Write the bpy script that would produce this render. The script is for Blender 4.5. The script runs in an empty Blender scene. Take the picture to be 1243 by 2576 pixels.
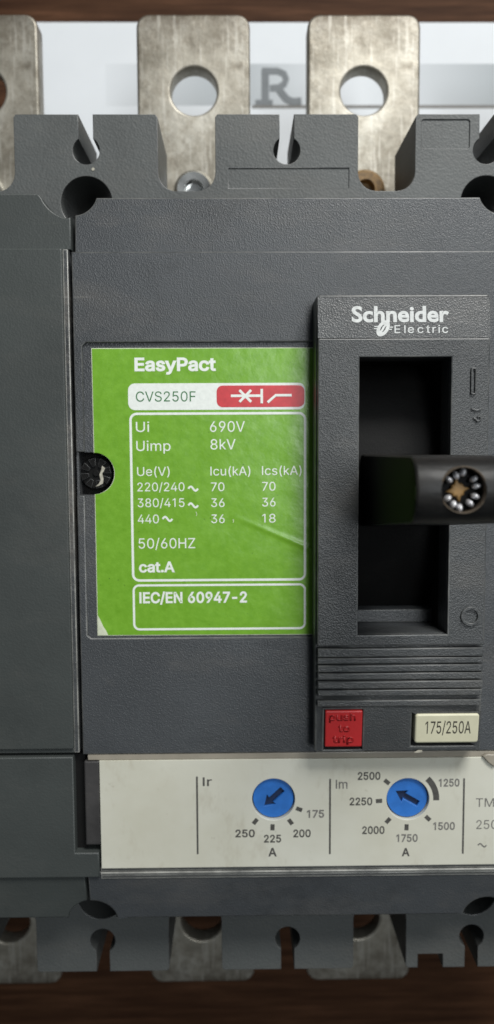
import bpy, bmesh, math, random
from mathutils import Vector, Matrix
random.seed(7)
S = 0.001                      # everything below is written in millimetres
sc = bpy.context.scene
COL = sc.collection

# ------------------------------------------------------------------ camera
d = Vector((math.tan(math.radians(0.62)), -math.tan(math.radians(4.6)), -1)).normalized()
rt = d.cross(Vector((0, 1, 0))).normalized()
up = rt.cross(d)
ro = math.radians(0.3)
r2 = rt * math.cos(ro) - up * math.sin(ro)
u2 = up * math.cos(ro) + rt * math.sin(ro)
cam = bpy.data.cameras.new('camera')
cam.sensor_fit = 'VERTICAL'
cam.lens = 5.5
cam.sensor_height = 5.5 * 2576 / 1950
cam.sensor_width = cam.sensor_height * 494 / 1024
cam.clip_start = 0.005
cam.clip_end = 20
cam.dof.use_dof = True
cam.dof.focus_distance = 0.119
cam.dof.aperture_fstop = 3.6
co = bpy.data.objects.new('camera', cam)
COL.objects.link(co)
co.matrix_world = Matrix(((r2.x, u2.x, -d.x, 0), (r2.y, u2.y, -d.y, 0), (r2.z, u2.z, -d.z, 0.205), (0, 0, 0, 1)))
sc.camera = co

# ------------------------------------------------------------------ light (two ceiling lamps and an added, unseen key lamp)
w = bpy.data.worlds.new('World')
sc.world = w
w.use_nodes = True
w.node_tree.nodes['Background'].inputs[0].default_value = (0.80, 0.92, 1.0, 1)
w.node_tree.nodes['Background'].inputs[1].default_value = 0.06
def lamp(name, loc, aim, sx, sy, power, col):
    l = bpy.data.lights.new(name, 'AREA')
    l.shape = 'RECTANGLE'; l.size = sx; l.size_y = sy; l.energy = power; l.color = col
    o = bpy.data.objects.new(name, l)
    COL.objects.link(o)
    o.location = loc
    o.rotation_euler = (Vector(aim) - Vector(loc)).to_track_quat('-Z', 'Y').to_euler()
    return o
lamp('key_light', (0.17, 0.42, 0.40), (0.0, 0.03, 0.07), 0.22, 0.16, 3.35, (1.0, 0.99, 0.96))  # unseen key lamp, added close by so its light falls off downwards
lamp('ceiling_light', (0.52, 0.46, 1.05), (0.02, 0.0, 0.07), 0.46, 0.36, 1.3, (0.96, 0.99, 1.0))
lamp('ceiling_tube', (0.23, 0.11, 1.10), (0.02, 0.0, 0.07), 0.36, 0.16, 3.1, (0.94, 0.98, 1.0))
sc.view_settings.view_transform = 'Standard'
sc.view_settings.look = 'None'
sc.view_settings.exposure = 0.0
sc.view_settings.gamma = 1.0

# ------------------------------------------------------------------ materials
class NT:
    def __init__(s, name):
        s.m = bpy.data.materials.new(name); s.m.use_nodes = True
        s.t = s.m.node_tree; s.b = s.t.nodes['Principled BSDF']
        s.tc = s.t.nodes.new('ShaderNodeTexCoord')
    def n(s, kind, **k):
        x = s.t.nodes.new(kind)
        for a, v in k.items(): setattr(x, a, v)
        return x
    def l(s, a, b): s.t.links.new(a, b)
    def co(s, scale=(1, 1, 1)):
        mp = s.n('ShaderNodeMapping')
        mp.inputs['Scale'].default_value = scale
        s.l(s.tc.outputs['Object'], mp.inputs[0])
        return mp.outputs[0]
    def noise(s, scale, detail=3, rough=0.5, vec=None):
        x = s.n('ShaderNodeTexNoise')
        x.inputs['Scale'].default_value = scale
        x.inputs['Detail'].default_value = detail
        x.inputs['Roughness'].default_value = rough
        s.l(vec or s.tc.outputs['Object'], x.inputs['Vector'])
        return x.outputs['Fac']
    def ramp(s, fac, stops):
        x = s.n('ShaderNodeValToRGB')
        e = x.color_ramp.elements
        while len(e) < len(stops): e.new(0.5)
        for q, (p, c) in zip(e, stops):
            q.position = p; q.color = c if len(c) == 4 else (*c, 1)
        s.l(fac, x.inputs[0])
        return x.outputs[0]
    def mix(s, fac, a, b, mode='MIX'):
        x = s.n('ShaderNodeMix', data_type='RGBA', blend_type=mode)
        for v, i in ((fac, 0), (a, 6), (b, 7)):
            if hasattr(v, 'is_linked') or hasattr(v, 'links'): s.l(v, x.inputs[i])
            else: x.inputs[i].default_value = v if not isinstance(v, tuple) or len(v) == 4 else (*v, 1)
        return x.outputs[2]
    def math(s, op, a, b=0.0):
        x = s.n('ShaderNodeMath', operation=op)
        for v, i in ((a, 0), (b, 1)):
            if hasattr(v, 'links'): s.l(v, x.inputs[i])
            else: x.inputs[i].default_value = v
        return x.outputs[0]
    def bump(s, h, strength, dist):
        x = s.n('ShaderNodeBump')
        x.inputs['Strength'].default_value = strength
        x.inputs['Distance'].default_value = dist
        s.l(h, x.inputs['Height'])
        prev = s.b.inputs['Normal']
        if prev.is_linked: s.l(prev.links[0].from_socket, x.inputs['Normal'])
        s.l(x.outputs[0], s.b.inputs['Normal'])

def plastic(name, c, rough=0.42, grain=0.5, gsize=2600, vary=0.25, dust=0.12, spec=0.5):
    t = NT(name)
    c2 = tuple(min(1, v * (1 + vary)) for v in c); c1 = tuple(v * (1 - vary) for v in c)
    col = t.ramp(t.noise(55, 5, 0.62), [(0.3, c1), (0.7, c2)])
    fleck = t.ramp(t.noise(1900, 2, 0.6), [(0.68, (0, 0, 0)), (0.80, (1, 1, 1))])
    col = t.mix(t.math('MULTIPLY', fleck, dust), col, (0.32, 0.31, 0.29))
    smear = t.ramp(t.noise(26, 7, 0.75, t.co((1, 2.2, 1))), [(0.50, (0, 0, 0)), (0.72, (1, 1, 1))])
    col = t.mix(t.math('MULTIPLY', smear, min(1, dust * 1.6)), col, (0.17, 0.155, 0.135))
    grime = t.ramp(t.noise(41, 7, 0.75), [(0.55, (0, 0, 0)), (0.70, (1, 1, 1))])
    col = t.mix(t.math('MULTIPLY', grime, min(1, dust * 3.0)), col, tuple(v * 0.45 for v in c))
    scr = t.ramp(t.noise(60, 2, 0.5, t.co((0.5, 14, 1))), [(0.70, (0, 0, 0)), (0.74, (1, 1, 1))])
    col = t.mix(t.math('MULTIPLY', t.math('MULTIPLY', scr, smear), min(1, dust * 3)), col, (0.26, 0.25, 0.23))
    t.l(col, t.b.inputs['Base Color'])
    rr = t.n('ShaderNodeMapRange')
    rr.inputs[3].default_value = rough - 0.06; rr.inputs[4].default_value = rough + 0.12
    t.l(t.noise(34, 5, 0.6), rr.inputs[0]); t.l(rr.outputs[0], t.b.inputs['Roughness'])
    t.b.inputs['Specular IOR Level'].default_value = spec
    if grain:
        v = t.n('ShaderNodeTexVoronoi'); v.inputs['Scale'].default_value = gsize
        t.l(t.tc.outputs['Object'], v.inputs['Vector'])
        t.bump(t.math('ADD', v.outputs['Distance'], t.noise(gsize * 0.55, 3, 0.6)), grain, 0.00012)
    return t.m
def flat(name, c, rough=0.5, metal=0.0, spec=0.5, vary=0.12, scale=300):
    t = NT(name)
    t.l(t.ramp(t.noise(scale, 4, 0.6), [(0.3, tuple(v * (1 - vary) for v in c)), (0.7, tuple(min(1, v * (1 + vary)) for v in c))]), t.b.inputs['Base Color'])
    t.b.inputs['Roughness'].default_value = rough; t.b.inputs['Metallic'].default_value = metal
    t.b.inputs['Specular IOR Level'].default_value = spec
    return t.m
M = {}
M['body'] = plastic('grey_plastic', (0.056, 0.061, 0.066), 0.36, 0.38, 4300, 0.14, 0.16)
M['shoulder'] = plastic('matt_grey_plastic', (0.074, 0.080, 0.079), 0.50, 0.30, 2600, 0.12, 0.12)
M['cover'] = plastic('smooth_grey_plastic', (0.050, 0.057, 0.055), 0.44, 0.16, 3000, 0.12, 0.08)
M['bezel'] = plastic('grained_grey_plastic', (0.060, 0.064, 0.066), 0.35, 0.45, 4200, 0.14, 0.18)
M['worn'] = plastic('worn_grey_plastic', (0.060, 0.064, 0.066), 0.36, 0.5, 1500, 0.3, 0.9)
def glint_edge(name, c, lo, hi):  # worn edge colour, paler so that it paints in edge highlights too
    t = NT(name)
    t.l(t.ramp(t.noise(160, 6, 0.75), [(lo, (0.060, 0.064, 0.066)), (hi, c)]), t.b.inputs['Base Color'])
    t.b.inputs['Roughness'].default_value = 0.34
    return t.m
M['worn_glint'] = glint_edge('worn_glint_plastic_edge', (0.19, 0.19, 0.18), 0.40, 0.75)
M['worn_glint_pale'] = glint_edge('worn_glint_clear_edge', (0.42, 0.42, 0.39), 0.25, 0.60)  # painted highlight on the clear cover edges, real wear on the rim
M['black'] = plastic('black_plastic', (0.005, 0.005, 0.005), 0.55, 0.15, 3000, 0.3, 0.02, 0.15)
M['handle'] = plastic('glossy_black_plastic', (0.009, 0.009, 0.009), 0.42, 0.08, 900, 0.3, 0.10, 0.3)
M['handle_side'] = flat('matt_black_plastic', (0.006, 0.006, 0.006), 0.6, spec=0.04)
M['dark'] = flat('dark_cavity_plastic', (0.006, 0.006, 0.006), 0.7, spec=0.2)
M['white_ink'] = flat('white_ink', (0.80, 0.84, 0.80), 0.5, vary=0.06, scale=1500)
M['logo_ink'] = flat('logo_ink', (0.60, 0.62, 0.61), 0.5, vary=0.15, scale=1500)
M['green_ink'] = flat('green_ink', (0.03, 0.17, 0.05), 0.5)
M['red_ink'] = flat('red_ink', (0.56, 0.035, 0.045), 0.4, vary=0.12, scale=900)
M['grey_ink'] = flat('grey_ink', (0.075, 0.073, 0.066), 0.6, vary=0.3, scale=1200)
M['pale_ink'] = flat('pale_grey_ink', (0.16, 0.155, 0.145), 0.6, vary=0.25, scale=1200)
M['tag_ink'] = flat('tag_ink', (0.05, 0.045, 0.035), 0.6, vary=0.3, scale=1000)
M['tear'] = flat('torn_paper', (0.62, 0.66, 0.50), 0.7, vary=0.2, scale=800)
M['blue'] = flat('blue_plastic', (0.025, 0.155, 0.52), 0.42, vary=0.12, scale=500)
M['navy'] = flat('navy_plastic', (0.006, 0.020, 0.065), 0.5)
M['red'] = plastic('red_plastic', (0.56, 0.030, 0.032), 0.36, 0.10, 1500, 0.12, 0.02)
M['red_deep'] = plastic('deep_red_plastic', (0.43, 0.018, 0.020), 0.40, 0.1, 1500, 0.12, 0.0)
M['steel'] = flat('zinc_steel', (0.60, 0.61, 0.60), 0.24, 1.0, vary=0.3, scale=250)
M['bead'] = flat('bright_bead', (0.75, 0.75, 0.78), 0.25, 0.5, vary=0.2)
M['rust'] = flat('brown_grease', (0.20, 0.115, 0.035), 0.55, vary=0.5, scale=900)
M['grime'] = flat('dark_brown_grime', (0.060, 0.042, 0.024), 0.6, vary=0.5, scale=900)
M['glue'] = flat('dried_glue', (0.42, 0.40, 0.33), 0.7, vary=0.3, scale=1500)
def green():
    t = NT('green_label')
    col = t.ramp(t.noise(700, 3, 0.7), [(0.3, (0.150, 0.355, 0.022)), (0.7, (0.195, 0.425, 0.036))])
    col = t.mix(t.ramp(t.noise(2300, 2, 0.5), [(0.74, (0, 0, 0)), (0.78, (1, 1, 1))]), col, (0.07, 0.16, 0.02))
    t.l(col, t.b.inputs['Base Color'])
    t.b.inputs['Roughness'].default_value = 0.30
    t.b.inputs['Specular IOR Level'].default_value = 0.45
    # a crease that runs down to the right edge
    sep = t.n('ShaderNodeSeparateXYZ'); t.l(t.tc.outputs['Object'], sep.inputs[0])
    ln = t.math('ADD', t.math('MULTIPLY', sep.outputs[1], 1000.0), t.math('MULTIPLY', sep.outputs[0], 430.0))
    k = t.math('DIVIDE', t.math('ADD', ln, 11.6), 0.55)
    g = t.math('POWER', 2.718, t.math('MULTIPLY', t.math('MULTIPLY', k, k), -1.0))
    fade = t.n('ShaderNodeMapRange'); fade.inputs[1].default_value = -0.002; fade.inputs[2].default_value = 0.010
    t.l(sep.outputs[0], fade.inputs[0])
    t.bump(t.math('MULTIPLY', g, fade.outputs[0]), 0.6, 0.00025)
    t.bump(t.noise(1500, 3, 0.6), 0.25, 0.0001)
    t.bump(t.noise(95, 3, 0.5), 0.45, 0.0008)
    return t.m
M['green'] = green()
def cream():
    t = NT('cream_plastic')
    col = t.ramp(t.noise(42, 5, 0.6), [(0.3, (0.56, 0.55, 0.455)), (0.7, (0.67, 0.67, 0.59))])
    col = t.mix(t.math('MULTIPLY', t.ramp(t.noise(420, 3, 0.7), [(0.68, (0, 0, 0)), (0.8, (1, 1, 1))]), 0.5), col, (0.30, 0.27, 0.19))
    col = t.mix(t.math('MULTIPLY', t.ramp(t.noise(150, 4, 0.75, t.co((1, 0.45, 1))), [(0.56, (0, 0, 0)), (0.74, (1, 1, 1))]), 0.42), col, (0.38, 0.34, 0.25))
    t.l(col, t.b.inputs['Base Color'])
    t.b.inputs['Roughness'].default_value = 0.4
    t.bump(t.noise(260, 3, 0.5), 0.15, 0.0002)
    return t.m
M['cream'] = cream()
M['tag'] = flat('tag_plastic', (0.66, 0.64, 0.47), 0.4, vary=0.07, scale=200)
def tin():
    t = NT('tarnished_tin')
    big = t.noise(95, 6, 0.7)
    col = t.ramp(big, [(0.30, (0.15, 0.135, 0.105)), (0.48, (0.29, 0.27, 0.225)), (0.70, (0.47, 0.455, 0.405))])
    col = t.mix(t.math('MULTIPLY', t.ramp(t.noise(430, 6, 0.8), [(0.46, (0, 0, 0)), (0.66, (1, 1, 1))]), 0.55), col, (0.12, 0.098, 0.068))
    sep = t.n('ShaderNodeSeparateXYZ'); t.l(t.tc.outputs['Object'], sep.inputs[0])
    ds = []
    for yc in (0.0735, -0.105):
        dy = t.math('ADD', sep.outputs[1], -yc)
        ds.append(t.math('SQRT', t.math('ADD', t.math('MULTIPLY', dy, dy), t.math('MULTIPLY', sep.outputs[0], sep.outputs[0]))))
    dist = t.math('ADD', t.math('MINIMUM', ds[0], ds[1]), t.math('MULTIPLY', t.noise(300, 4, 0.7), 0.003))
    rub = t.ramp(dist, [(0.0058, (1, 1, 1)), (0.0092, (0, 0, 0))])
    col = t.mix(t.math('MULTIPLY', rub, 0.6), col, (0.50, 0.47, 0.40))
    ends = t.math('ADD', t.math('ABSOLUTE', t.math('ADD', sep.outputs[1], 0.0155)), t.math('MULTIPLY', t.noise(220, 5, 0.75), 0.016))
    col = t.mix(t.math('MULTIPLY', t.ramp(ends, [(0.1075, (0, 0, 0)), (0.1125, (1, 1, 1))]), 0.75), col, (0.075, 0.058, 0.04))
    scr = t.ramp(t.noise(220, 3, 0.6, t.co((5, 0.35, 1))), [(0.56, (0, 0, 0)), (0.66, (1, 1, 1))])
    col = t.mix(t.math('MULTIPLY', scr, 0.35), col, (0.52, 0.50, 0.45))
    t.l(col, t.b.inputs['Base Color'])
    t.b.inputs['Metallic'].default_value = 0.6
    rr = t.n('ShaderNodeMapRange'); rr.inputs[3].default_value = 0.34; rr.inputs[4].default_value = 0.62
    t.l(t.noise(160, 4, 0.6), rr.inputs[0]); t.l(rr.outputs[0], t.b.inputs['Roughness'])
    t.bump(t.noise(330, 5, 0.65), 0.35, 0.0003)
    return t.m
M['tin'] = tin()
def wood():
    t = NT('dark_wood')
    v = t.co((9, 150, 9))
    col = t.ramp(t.noise(3.2, 8, 0.68, v), [(0.3, (0.026, 0.011, 0.006)), (0.52, (0.058, 0.027, 0.014)), (0.75, (0.115, 0.054, 0.029))])
    t.l(col, t.b.inputs['Base Color'])
    t.b.inputs['Roughness'].default_value = 0.62
    t.b.inputs['Specular IOR Level'].default_value = 0.08
    t.bump(t.noise(3.2, 8, 0.68, v), 0.2, 0.0004)
    return t.m
M['wood'] = wood()
M['paper'] = flat('white_paper', (0.66, 0.69, 0.72), 0.7, vary=0.03, scale=40)
def greyband():  # grey tone on the paper, deepening and paling along its length
    t = NT('graded_grey_band')
    sep = t.n('ShaderNodeSeparateXYZ'); t.l(t.tc.outputs['Object'], sep.inputs[0])
    mr = t.n('ShaderNodeMapRange'); mr.inputs[1].default_value = 0.0; mr.inputs[2].default_value = 0.034
    md = t.math('PINGPONG', t.math('ADD', sep.outputs[0], 0.036), 0.034)
    t.l(md, mr.inputs[0])
    t.l(t.mix(mr.outputs[0], (0.66, 0.69, 0.72), (0.36, 0.39, 0.41)), t.b.inputs['Base Color'])
    t.b.inputs['Roughness'].default_value = 0.7
    return t.m
M['greyband'] = greyband()
M['paper_ink'] = flat('dark_print', (0.16, 0.175, 0.185), 0.7)
def clear():
    t = NT('clear_cover_plastic')
    t.b.inputs['Base Color'].default_value = (0.86, 0.86, 0.84, 1)
    t.b.inputs['Roughness'].default_value = 0.18
    t.b.inputs['IOR'].default_value = 1.46
    t.b.inputs['Alpha'].default_value = 0.30
    t.bump(t.noise(260, 4, 0.6, t.co((1, 0.3, 1))), 0.4, 0.0003)
    return t.m
M['clear'] = clear()
M['edge'] = plastic('glossy_edge_plastic', (0.085, 0.088, 0.086), 0.22, 0.1, 900, 0.2, 0.1)
M['lip'] = flat('cloudy_clear_lip', (0.33, 0.30, 0.245), 0.3, vary=0.15, scale=120)
M['clear_back'] = plastic('scuffed_grey_plastic', (0.060, 0.058, 0.058), 0.35, 0.3, 500, 0.4, 0.25)

# ------------------------------------------------------------------ shape helpers
def link(name, me, mat, parent=None):
    o = bpy.data.objects.new(name, me)
    COL.objects.link(o)
    if mat:
        me.materials.clear(); me.materials.append(mat)
    o.parent = parent
    return o
def finish(me, ang=35):
    me.polygons.foreach_set('use_smooth', [True] * len(me.polygons))
    me.set_sharp_from_angle(angle=math.radians(ang))
def area(p): return 0.5 * sum(p[i - 1][0] * p[i][1] - p[i][0] * p[i - 1][1] for i in range(len(p)))
def evaluated(cu):
    o = bpy.data.objects.new('outline', cu)
    COL.objects.link(o)
    dg = bpy.context.evaluated_depsgraph_get()
    me = bpy.data.meshes.new_from_object(o.evaluated_get(dg))
    bpy.data.objects.remove(o); bpy.data.curves.remove(cu)
    return me
def plate_mesh(loops, z0, z1, bev=0.0):
    cu = bpy.data.curves.new('outline', 'CURVE')
    cu.dimensions = '2D'; cu.fill_mode = 'BOTH'
    for i, lp in enumerate(loops):
        if (area(lp) > 0) == (i > 0): lp = lp[::-1]       # outline one way round, holes the other
        sp = cu.splines.new('POLY'); sp.points.add(len(lp) - 1)
        for q, p in zip(sp.points, lp): q.co = (p[0] * S, p[1] * S, 0, 1)
        sp.use_cyclic_u = True
    cu.extrude = max(1e-7, (z1 - z0) / 2 - bev) * S
    if bev:
        cu.bevel_depth = bev * S; cu.bevel_resolution = 2; cu.offset = -bev * S
    me = evaluated(cu)
    me.transform(Matrix.Translation((0, 0, (z0 + z1) / 2 * S)))
    finish(me)
    return me
def plate(name, loops, z0, z1, bev, mat, parent, worn_glint=None):
    o = link(name, plate_mesh(loops, z0, z1, bev), mat, parent)
    if worn_glint is None: worn_glint = {'grey_plastic': 'worn_glint', 'matt_grey_plastic': 'worn_glint', 'grained_grey_plastic': 'worn_glint', 'glossy_edge_plastic': 'worn_glint_pale'}.get(mat.name)
    if worn_glint and bev:                                       # arrises: wear plus painted-in edge highlights
        o.data.materials.append(M[worn_glint])
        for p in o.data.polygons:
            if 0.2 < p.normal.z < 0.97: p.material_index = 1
    return o
def circ(x, y, r, n=48, a0=0.0, a1=360.0):
    full = a1 - a0 >= 360
    return [(x + r * math.cos(math.radians(a0 + (a1 - a0) * i / (n if full else n - 1))), y + r * math.sin(math.radians(a0 + (a1 - a0) * i / (n if full else n - 1)))) for i in range(n)]
def rr(x0, y0, x1, y1, r, n=7):
    out = []
    for cx, cy, a in ((x1 - r, y1 - r, 0), (x0 + r, y1 - r, 90), (x0 + r, y0 + r, 180), (x1 - r, y0 + r, 270)):
        out += circ(cx, cy, r, n, a, a + 90)
    return out
def rect(x0, y0, x1, y1): return [(x0, y0), (x1, y0), (x1, y1), (x0, y1)]
def mesh_of(vs, fs, ang=35):
    me = bpy.data.meshes.new('mesh')
    me.from_pydata([tuple(c * S for c in v) for v in vs], [], fs)
    bm = bmesh.new(); bm.from_mesh(me); bmesh.ops.recalc_face_normals(bm, faces=bm.faces); bm.to_mesh(me); bm.free()
    finish(me, ang)
    return me
def stroke(pts, wd):
    """a flat ribbon polygon along a polyline"""
    L, R = [], []
    for i, p in enumerate(pts):
        a = Vector(pts[max(i - 1, 0)]); b = Vector(pts[min(i + 1, len(pts) - 1)])
        t = (b - a).normalized(); n = Vector((-t.y, t.x)) * wd / 2
        L.append((p[0] + n.x, p[1] + n.y)); R.append((p[0] - n.x, p[1] - n.y))
    return L + R[::-1]
def joined(name, meshes, mat, parent):
    bm = bmesh.new()
    for m in meshes: bm.from_mesh(m)
    me = bpy.data.meshes.new(name); bm.to_mesh(me); bm.free()
    for m in meshes: bpy.data.meshes.remove(m)
    finish(me)
    return link(name, me, mat, parent)
CAP = {}
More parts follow.
